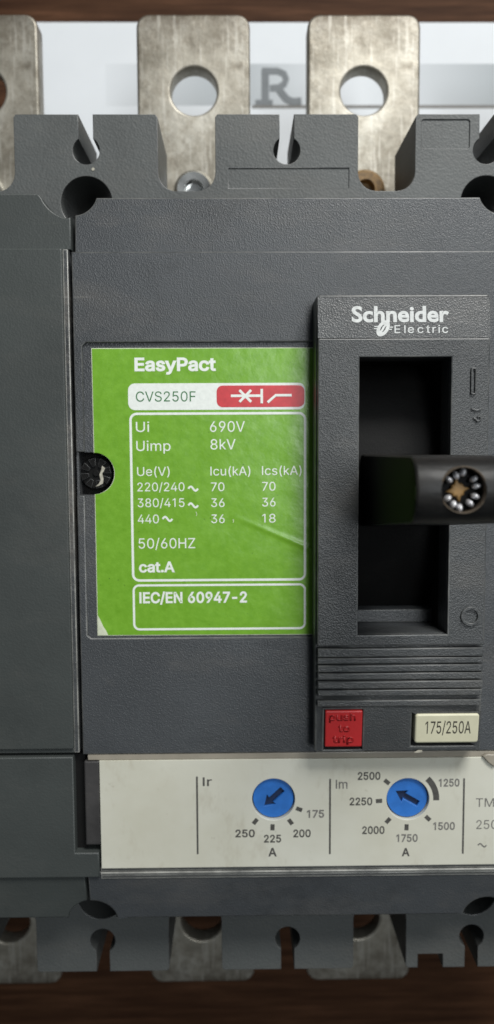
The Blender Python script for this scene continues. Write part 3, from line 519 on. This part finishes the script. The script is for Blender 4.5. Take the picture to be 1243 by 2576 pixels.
# main front cover: a lower skin and a frame that leaves the label recess
WIN = (19.3, -30.2, 33.9, 14.5)
FC = rr(SEAM, -52.2, 79.6, 32.4, 0.5)
pocket = [(-27.6 + 0.9, -7.5), (-24.6, -7.5)] + circ(-24.2, -3.9, 3.6, 24, -88, 88) + [(-24.6, -0.3), (-26.7, -0.3)]
pocket = [(max(p[0], -26.7), p[1]) for p in pocket]
win_hole = rect(WIN[0] - 0.3, WIN[1] - 0.3, WIN[2] + 0.3, WIN[3] + 0.3)
plate('front_cover', [FC, pocket, win_hole], 60, 74.45, 0, M['body'], root)
frame_loop = [(SEAM, -52.2), (79.6, -52.2), (79.6, 32.4), (SEAM, 32.4), (SEAM, -0.25), (-25.6, -0.25)]
frame_loop += [(-25.6, 17.2), (-25.0, 17.75), (15, 17.75), (15, -31.85), (-25.2, -31.85), (-25.8, -31.3), (-25.75, -7.55), (SEAM, -7.55)]
plate('cover_frame', [frame_loop, win_hole], 74.45, 75.0, 0.24, M['body'], root)
ps = plate('cover_screw', [circ(-24.1, -3.85, 2.75, 40)], 70.5, 73.2, 0.25, M['black'], root)
for i in range(8):
    a = math.radians(i * 45 + 14)
    c_, s_ = math.cos(a), math.sin(a)
    q = [(-24.1 + c_ * r - s_ * t, -3.85 + s_ * r + c_ * t) for r, t in ((1.2, -0.28), (2.5, -0.6), (2.5, 0.6), (1.2, 0.28))]
    plate('screw_rib', [q], 73.2, 73.65, 0.045, M['black'], ps, 'worn_glint')
plate('screw_hub', [circ(-24.1, -3.85, 0.55, 16)], 73.2, 73.5, 0.1, M['black'], ps)
glue = [(-23.0, -2.6), (-22.5, -3.0), (-22.7, -3.5), (-23.0, -3.9), (-22.8, -4.8), (-22.9, -5.6), (-23.6, -6.0), (-24.2, -6.1), (-23.6, -5.6), (-23.3, -5.0), (-23.5, -4.1), (-23.2, -3.4)]
plate('dried_glue', [glue], 73.5, 73.78, 0.06, M['glue'], ps)
plate('screw_pocket_floor', [rect(-27.2, -8, -20, 0.2)], 69.6, 70.4, 0, M['black'], root)

# ------------------------------------------------------------------ green rating label
LZ = 74.56
lab = [(-24.15, 16.78), (12.9, 16.76), (12.9, -31.5), (-24.1, -31.42), (-24.08, -7.35)] + circ(-24.25, -3.85, 3.52, 22, -80, 82) + [(-24.1, -0.42)]
lb = plate('rating_label', [lab], 74.45, LZ, 0.0, M['green'], root)
cxl, cyl = -5.6, -7.3
plate('label_edge', [[(cxl + (p[0] - cxl) * 1.006, cyl + (p[1] - cyl) * 1.0045) for p in lab]], 74.45, LZ - 0.04, 0, M['tear'], lb)
lb['label'] = 'green printed rating label'
def T(body, x0, x1, y, cap, **k): return text(body, x0, x1, y, cap, LZ, k.pop('mat', M['white_ink']), lb, **k)
T('EasyPact', -17.15, -3.61, 13.18, 2.02, bold=0.028)
pill = ink('printed_field', [rr(-18.29, 6.66, 11.25, 11.07, 1.15)], LZ, M['white_ink'], lb)
text('CVS250F', -17.0, -7.06, 8.07, 1.66, LZ + 0.02, M['green_ink'], lb)
ink('printed_field', [rr(-3.55, 7.08, 11.1, 10.66, 1.0)], LZ + 0.03, M['red_ink'], lb)
sy = [stroke([(-1.17, 8.96), (4.0, 8.96)], 0.42), stroke([(0.25, 9.9), (2.2, 7.95)], 0.42), stroke([(0.25, 7.95), (2.2, 9.9)], 0.42),
      stroke([(3.97, 10.08), (3.97, 7.7)], 0.42), stroke([(4.95, 7.85), (6.3, 9.02), (8.97, 9.02)], 0.42)]
joined('printed_symbol', [plate_mesh([p], LZ + 0.06 + 0.012 * i, LZ + 0.07 + 0.012 * i) for i, p in enumerate(sy)], M['white_ink'], lb)
def ring(x0, y0, x1, y1, r, wd): return [rr(x0, y0, x1, y1, r), rr(x0 + wd, y0 + wd, x1 - wd, y1 - wd, r - wd)]
ink('printed_border', ring(-18.16, -22.25, 11.42, 6.25, 1.25, 0.40), LZ, M['white_ink'], lb)
ink('printed_border', ring(-18.1, -30.66, 11.38, -22.72, 1.1, 0.36), LZ, M['white_ink'], lb)
T('Ui', -17.08, -14.86, 3.06, 1.66); T('690V', -4.70, 1.12, 3.0, 1.75)
T('Uimp', -17.07, -11.34, -0.12, 1.66); T('8kV', -4.65, -0.45, 0.06, 1.70)
T('Ue(V)', -17.0, -11.55, -4.30, 1.48); T('Icu(kA)', -4.69, 2.0, -4.30, 1.48); T('Ics(kA)', 3.97, 10.62, -4.26, 1.48)
for y, a, ax, b, c in ((-6.90, '220/240', -9.09, '70', '70'), (-9.57, '380/415', -9.12, '36', '36'), (-12.30, '440', -13.47, '36', '18')):
    T(a, -17.0, ax, y, 1.46); T(b, -4.63, -2.37, y - 0.04, 1.46); T(c, 3.98, 6.23, y, 1.46)
    tx = ax + 0.65; ty = y + (0.40 if a != '440' else 0.72) - (0.15 if a == '380/415' else 0)
    wv = [(tx + 1.62 * i / 16, ty + 0.36 * math.sin(2 * math.pi * i / 16)) for i in range(17)]
    ink('printed_tilde', [stroke(wv, 0.32)], LZ, M['white_ink'], lb)
T('50/60HZ', -16.95, -7.4, -16.58, 1.72)
T('cat.A', -16.95, -10.88, -20.6, 1.70, bold=0.024)
T('IEC/EN 60947-2', -16.97, 1.33, -25.9, 1.76, bold=0.024)
ink('torn_corner', [[(-24.1, -28.0), (-23.75, -28.6), (-23.2, -29.9), (-22.75, -30.6), (-22.4, -31.42), (-24.1, -31.42)]], LZ, M['tear'], lb)
for p in ([(-7.2, -10.4), (-7.05, -10.8), (-7.15, -11.1)], [(-0.95, -11.7), (-0.85, -12.0), (-0.92, -12.3)]):
    ink('scratch', [stroke(p, 0.10)], LZ, M['tear'], lb)

# ------------------------------------------------------------------ toggle bezel
BX0, BX1 = 12.45, 40.25
btn_hole = rect(14.0, -50.15, 20.4, -43.0)
tag_hole = rect(28.6, -49.6, 40.0 - 0.25, -43.7)
wh = rect(*WIN)
bz = plate('toggle_bezel', [rr(BX0, -50.6, BX1, 24.4, 0.7), wh, btn_hole, tag_hole], 74.6, 80.0, 0.3, M['bezel'], root)
plate('bezel_face', [rr(BX0 + 0.25, -32.0, BX1 - 0.25, 17.45, 0.25), wh], 80.0, 81.0, 0.22, M['bezel'], bz)
x0, x1 = BX0 + 0.25, BX1 - 0.25
link('bezel_brow', mesh_of([(x0, 17.45, 79.9), (x1, 17.45, 79.9), (x1, 24.2, 79.9), (x0, 24.2, 79.9), (x0, 17.45, 81.0), (x1, 17.45, 81.0), (x1, 23.9, 80.25), (x0, 23.9, 80.25)],
     [(0, 1, 2, 3), (4, 5, 6, 7), (0, 1, 5, 4), (1, 2, 6, 5), (2, 3, 7, 6), (3, 0, 4, 7)]), M['bezel'], bz)
for a, b, z in ((-33.9, -32.45, 80.9), (-35.05, -34.05, 80.75), (-36.4, -35.25, 80.9), (-37.72, -36.6, 80.75), (-39.2, -37.95, 80.9), (-40.45, -39.42, 80.75), (-42.35, -41.3, 80.35)):
    plate('rib', [rect(x0 + 0.1, a, x1 - 0.1, b)], 79.9, z, 0.2, M['bezel'], bz)
# maker's name: slopes with the brow
def brow_z(y): return 81.0 - (y - 17.45) / 6.45 * 0.75
logo = []
def brow_text(body, xa, xb, y, cap, bold, sp=1.0, mk=logo_mesh):
    o = text(body, xa, xb, y, cap, 0, M['logo_ink'], bz, bold=bold, rise=0, spacing=sp, make=mk)
    for v in o.data.vertices: v.co.z = (brow_z(v.co.y / S) + 0.035) * S
    return o
brow_text('Schneider', 18.04, 33.5, 20.06, 2.36, 0.03)
brow_text('Electric', 24.8, 33.3, 18.25, 1.22, 0.006, 1.35, text_mesh)
def brow_ink(name, loops):
    o = plate(name, loops, 0, 0.02, 0, M['logo_ink'], bz)
    for v in o.data.vertices: v.co.z += (brow_z(v.co.y / S) + 0.045) * S
    return o
def tilt(pts, cx=23.0, cy=18.98, k=0.36): return [(cx + px + py * k, cy + py) for px, py in pts]
ell = tilt([(0.98 * math.cos(a), 1.27 * math.sin(a)) for a in [math.tau * i / 40 for i in range(40)]])
cut1 = tilt([(-0.42, -0.35), (-0.40, 0.20), (-0.22, 0.52), (0.02, 0.62), (-0.12, 0.3), (-0.18, 0.0), (-0.26, -0.3)])
cut2 = tilt([(0.42, 0.35), (0.40, -0.20), (0.22, -0.52), (-0.02, -0.62), (0.12, -0.3), (0.18, 0.0), (0.26, 0.3)])
brow_ink('emblem', [ell, cut1, cut2])
for xa, xb, yy in ((-1.5, -0.9, 0.22), (-1.45, -0.95, -0.12), (0.9, 1.5, 0.10), (0.9, 1.45, -0.24)):
    brow_ink('emblem_bar', [tilt([(xa, yy), (xb, yy), (xb, yy + 0.17), (xa, yy + 0.17)])])
# on and off marks
plate('position_mark', [rr(36.95, 8.5, 37.85, 12.75, 0.25), rr(37.2, 8.75, 37.6, 12.5, 0.15)], 80.95, 81.4, 0.08, M['bezel'], bz)
plate('position_mark', [circ(37.6, -27.2, 1.62, 40), circ(37.6, -27.2, 1.12, 40)], 80.95, 81.4, 0.1, M['bezel'], bz)
plate('position_mark', [stroke([(37.1, 6.3), (38.0, 6.0), (38.7, 6.25)], 0.28)], 80.95, 81.3, 0.06, M['bezel'], bz)
plate('position_mark', [stroke([(37.5, 4.9), (38.2, 4.3), (38.7, 4.6), (38.6, 5.1), (38.1, 5.0)], 0.28)], 80.95, 81.3, 0.06, M['bezel'], bz)
# well behind the window: curved shutter and end ledge
sh_v, sh_f = [], []
for i in range(33):
    y = 15.2 - i * (45.2 / 32)
    z = 73.2 - ((y + 6.8) / 21.5) ** 2 * 6.0
    sh_v += [(18.6, y, z), (34.6, y, z)]
    if i: sh_f.append((2 * i - 2, 2 * i - 1, 2 * i + 1, 2 * i))
link('shutter', mesh_of(sh_v, sh_f, 60), M['black'], root)
plate('window_ledge', [rect(19.0, -30.5, 34.2, -28.2)], 60, 70.5, 0.2, M['body'], root)
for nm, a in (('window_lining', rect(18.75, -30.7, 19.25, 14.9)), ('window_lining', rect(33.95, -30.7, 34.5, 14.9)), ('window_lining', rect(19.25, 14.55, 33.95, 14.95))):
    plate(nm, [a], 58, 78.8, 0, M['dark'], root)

# ------------------------------------------------------------------ toggle handle
prof = [(-13.6, 68.0), (-12.9, 76.0), (-9.3, 109.5)] + [(-5.05 + 4.2 * math.cos(math.radians(a)), 110.0 + 3.9 * math.sin(math.radians(a))) for a in range(176, 3, -12)] + [(-0.85, 109.5), (-1.0, 76.0), (-0.6, 68.0)]
hm = plate_mesh([prof], 20.95, 32.25, 0.45)
hm.transform(Matrix(((0, 0, 1, 0), (1, 0, 0, 0), (0, 1, 0, 0), (0, 0, 0, 1))))
hd = link('toggle_handle', hm, M['handle'], root)
cutter = link('cutter', plate_mesh([circ(26.65, -4.9, 2.72, 40)], 111.0, 118, 0), None)
bo = hd.modifiers.new('socket', 'BOOLEAN'); bo.operation = 'DIFFERENCE'; bo.object = cutter; bo.solver = 'EXACT'
hm2 = bpy.data.meshes.new_from_object(hd.evaluated_get(bpy.context.evaluated_depsgraph_get()))
hd.modifiers.clear(); hd.data = hm2; hm2.materials.clear(); hm2.materials.append(M['handle']); finish(hm2)
hm2.materials.append(M['handle_side'])
for p in hm2.polygons: p.material_index = 1 if abs(p.normal.x) > 0.8 and p.center.z < 0.1135 and abs(p.center.x - 0.0266) > 0.005 else 0
bpy.data.objects.remove(cutter)
plate('socket_rim', [circ(26.65, -4.9, 2.86, 40), circ(26.65, -4.9, 2.66, 40)], 112.6, 113.72, 0.06, M['grime'], hd)
plate('socket_floor', [circ(26.65, -4.9, 2.68, 40)], 111.02, 111.2, 0, M['dark'], hd)
cross = []
for i in range(16):
    r = (1.5, 0.85, 0.95, 0.8)[i % 4]; a = math.tau * i / 16 + 0.15
    cross.append((26.45 + r * math.cos(a), -5.0 + r * math.sin(a)))
plate('socket_dirt', [cross], 111.2, 112.0, 0.25, M['rust'], hd)
for a, r in ((82, 2.1), (108, 1.75), (140, 1.85), (38, 2.05), (12, 1.95), (215, 1.85), (245, 2.0), (268, 2.25), (305, 2.05), (335, 2.0)):
    a = math.radians(a)
    bm = bmesh.new(); bmesh.ops.create_icosphere(bm, subdivisions=2, radius=S)
    me = bpy.data.meshes.new('socket_tooth'); bm.to_mesh(me); bm.free()
    me.transform(Matrix.Translation(((26.65 + r * math.cos(a)) * S, (-4.9 + r * math.sin(a)) * S, 0.1121)) @ Matrix.Rotation(a, 4, 'Z') @ Matrix.Diagonal((0.55, 0.36, 0.9, 1)))
    finish(me, 60); link('socket_tooth', me, M['bead'], hd)

# ------------------------------------------------------------------ trip button and current tag
bt = plate('trip_button', [rr(14.12, -49.55, 20.3, -43.1, 0.2)], 74.6, 80.25, 0.22, M['red'], root)
text('push', 14.75, 19.2, -44.75, 1.22, 80.25, M['red_deep'], bt, bold=0.025, rise=0.07)
text('to', 16.3, 18.3, -46.75, 1.22, 80.25, M['red_deep'], bt, bold=0.025, rise=0.07)
text('trip', 15.4, 19.0, -48.7, 1.22, 80.25, M['red_deep'], bt, bold=0.025, rise=0.07)
plate('pocket_floor', [rect(13.6, -50.4, 20.8, -42.6)], 74.5, 75.0, 0, M['dark'], root)
plate('pocket_floor', [rect(28.2, -50.0, 40.0, -43.3)], 74.5, 75.0, 0, M['dark'], root)
tg = plate('current_tag', [rr(29.05, -48.95, 39.7, -43.78, 0.5)], 76.0, 80.4, 0.3, M['tag'], root)
text('175/250A', 30.75, 38.35, -47.2, 2.15, 80.4, M['tag_ink'], tg, bold=0.004)

for o in [bz, bt, tg] + list(bz.children) + list(bt.children) + list(tg.children):     # the foot of the bezel slopes down to the panel
    for v in o.data.vertices:
        if v.co.y < -0.043 and v.co.z > 0.0758: v.co.z += (v.co.y + 0.043) * 0.13

# ------------------------------------------------------------------ trip unit panel with two dials
PZ = 74.95
DIALS = ((5.75, -60.55), (29.12, -60.72))
tp = plate('trip_panel', [rect(-24.3, -72.72, 76.7, -53.35)] + [circ(x, y, 3.72) for x, y in DIALS], 66, PZ, 0.1, M['cream'], root)
def P(body, x0, x1, y, cap, **k): return text(body, x0, x1, y, cap, PZ, k.pop('mat', M['grey_ink']), tp, **k)
for x, a, b in ((-7.5, -56.3, -70.25), (15.57, -56.95, -70.5), (38.87, -57.1, -70.7)):
    ink('printed_line', [rect(x - 0.16, b, x + 0.16, a)], PZ, M['grey_ink'], tp)
P('Ir', -6.5, -4.9, -57.98, 1.5, mat=M['grey_ink'], bold=0.01); P('Im', 16.55, 18.6, -58.7, 1.55, mat=M['pale_ink'], bold=0.01)
def num(s, xc, yc, wd, cap=1.3, mat='grey_ink'): P(s, xc - wd / 2, xc + wd / 2, yc - cap / 2, cap, bold=0.022, mat=M[mat])
num('250', 0.78, -66.6, 3.4); num('225', 5.56, -67.6, 3.0); num('200', 10.7, -66.7, 3.05); num('175', 13.05, -63.2, 3.0, mat='pale_ink')
num('A', 5.55, -70.05, 1.5, 1.45); num('A', 28.85, -70.3, 1.4, 1.4)
num('2500', 22.33, -56.5, 3.95); num('2250', 20.95, -61.05, 3.95); num('2000', 23.15, -66.25, 3.9); num('1750', 29.05, -67.75, 3.75, mat='pale_ink')
num('1500', 35.5, -65.65, 3.8, mat='pale_ink'); num('1250', 36.28, -57.85, 3.6, mat='pale_ink')
for xd, yd, (x, y) in [(5.75, -60.55, t) for t in ((2.57, -64.46), (5.56, -65.55), (8.69, -64.6), (10.2, -62.35))] + [(29.12, -60.72, t) for t in ((25.45, -57.6), (24.1, -61.0), (25.7, -64.55), (28.95, -65.8), (32.65, -64.2))]:
    v = (Vector((x - xd, y - yd))).normalized() * 0.55
    ink('dial_tick', [stroke([(x - v.x, y - v.y), (x + v.x, y + v.y)], 0.72)], PZ, M['grey_ink'], tp)
ink('dial_arc', [stroke(circ(29.12, -60.72, 4.95, 12, -3, 47), 1.05)], PZ, M['grey_ink'], tp)
P('TM', 41.0, 44.2, -62.25, 1.55, mat=M['pale_ink']); P('250', 41.15, 44.8, -66.25, 1.6, mat=M['pale_ink'])
ink('printed_tilde', [stroke([(41.5 + 1.5 * i / 12, -69.2 + 0.3 * math.sin(math.tau * i / 12)) for i in range(13)], 0.24)], PZ, M['pale_ink'], tp)
for (x, y), ang, ln in zip(DIALS, (223, 150), (2.2, 2.3)):
    dl = plate('dial', [circ(x, y, 3.55, 56)], 68, 73.7, 0.0, M['navy'], root)
    a = math.radians(ang); c_, s_ = math.cos(a), math.sin(a)
    arrow = [(x + c_ * u - s_ * v, y + s_ * u + c_ * v) for u, v in ((-ln, -0.5), (0.55, -0.5), (0.45, -1.15), (ln, 0.0), (0.45, 1.15), (0.55, 0.5), (-ln, 0.5))]
    plate('dial_face', [circ(x, y, 3.55, 56), arrow], 73.7, 74.3, 0.12, M['blue'], dl)
    dl['label'] = 'blue setting dial with arrow slot'
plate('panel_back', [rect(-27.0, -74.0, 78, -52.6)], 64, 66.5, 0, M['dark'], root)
# clear cover edges round the panel
plate('clear_cover_lip', [rect(-26.3, -53.33, 76.8, -52.25)], 70, 74.8, 0.15, M['lip'], root)
plate('seam_shade_strip', [rect(-28.74, -69.78, -27.05, -52.7)], 66, 73.2, 0, M['dark'], root)  # added dark strip: paints the deep shadow of the gap
plate('clear_cover_tab', [rr(-27.0, -68.6, -24.35, -53.5, 0.3)], 69, 74.7, 0.3, M['clear_back'], root)
for a, b, z in ((-73.45, -72.75, 74.6), (-74.1, -73.5, 74.85), (-74.9, -74.15, 74.5)):
    plate('clear_cover_edge', [rect(-24.5, a, 76.9, b)], 66, z, 0.2, M['edge'], root)

# ------------------------------------------------------------------ terminals
def terminal_mesh(s):
    """s=+1 upper, -1 lower; written for a pole at x=0 with the free end at y=e"""
    e = 88.6 if s > 0 else -119.6
    b = 42.0 if s > 0 else -82.5
    c = 1.8
    c = 2.6
    arc = [(11.6 - c + c * math.cos(math.radians(a)), e - s * c + s * c * math.sin(math.radians(a))) for a in range(0, 91, 15)]
    lp = [(-11.6, b), (11.6, b)] + arc + [(-q[0], q[1]) for q in arc[::-1]]
    return plate_mesh([lp, circ(0, e - s * (15.1 if s > 0 else 14.6), 4.75, 48)], 34.8, 39.2, 0.5)
tm = {1: terminal_mesh(1), -1: terminal_mesh(-1)}
hexv = []
def screw_mesh(y):
    vs, fs, n = [], [], 32
    for r, z in ((4.1, 39.2), (4.1, 41.6), (3.4, 42.6), (1.9, 42.6), (1.7, 40.8)):
        vs += [(r * math.cos(math.tau * i / n), y + r * math.sin(math.tau * i / n), z) for i in range(n)]
    for k in range(4):
        fs += [(k * n + i, k * n + (i + 1) % n, k * n + n + (i + 1) % n, k * n + n + i) for i in range(n)]
    fs.append(tuple(range(4 * n, 5 * n)))
    return mesh_of(vs, fs)
sm = {1: screw_mesh(52.9), -1: screw_mesh(-92.0)}
rusty = sm[1].copy(); rusty.materials.append(M['rust'])
for s in (1, -1):
    tm[s].materials.append(M['tin']); sm[s].materials.append(M['steel'])
    for i, x in enumerate(POLES):
        t = bpy.data.objects.new('terminal', tm[s]); COL.objects.link(t); t.parent = root; t.location = ((x + (-8.3, 0, 0, 8.3)[i]) * S, 0, 0)   # the outer bars are joggled outwards
        if s > 0:
            q = bpy.data.objects.new('terminal_screw', sm[s] if i != 2 else rusty); COL.objects.link(q); q.parent = t

# small marks of use
plate('dust_speck', [circ(-25.05, 48.9, 0.28, 9)], 65, 65.12, 0.03, M['glue'], root)
plate('dried_glue', [[(41.9, -53.0), (42.6, -52.6), (44.8, -52.7), (45.2, -53.9), (43.9, -54.9), (42.9, -54.2)]], 74.9, 75.5, 0.2, M['lip'], root)
plate('chipped_edge', [[(28.9, -50.35), (29.6, -49.95), (30.3, -50.0), (30.2, -50.3), (29.5, -50.4)]], 79.95, 80.07, 0.02, M['glue'], root)
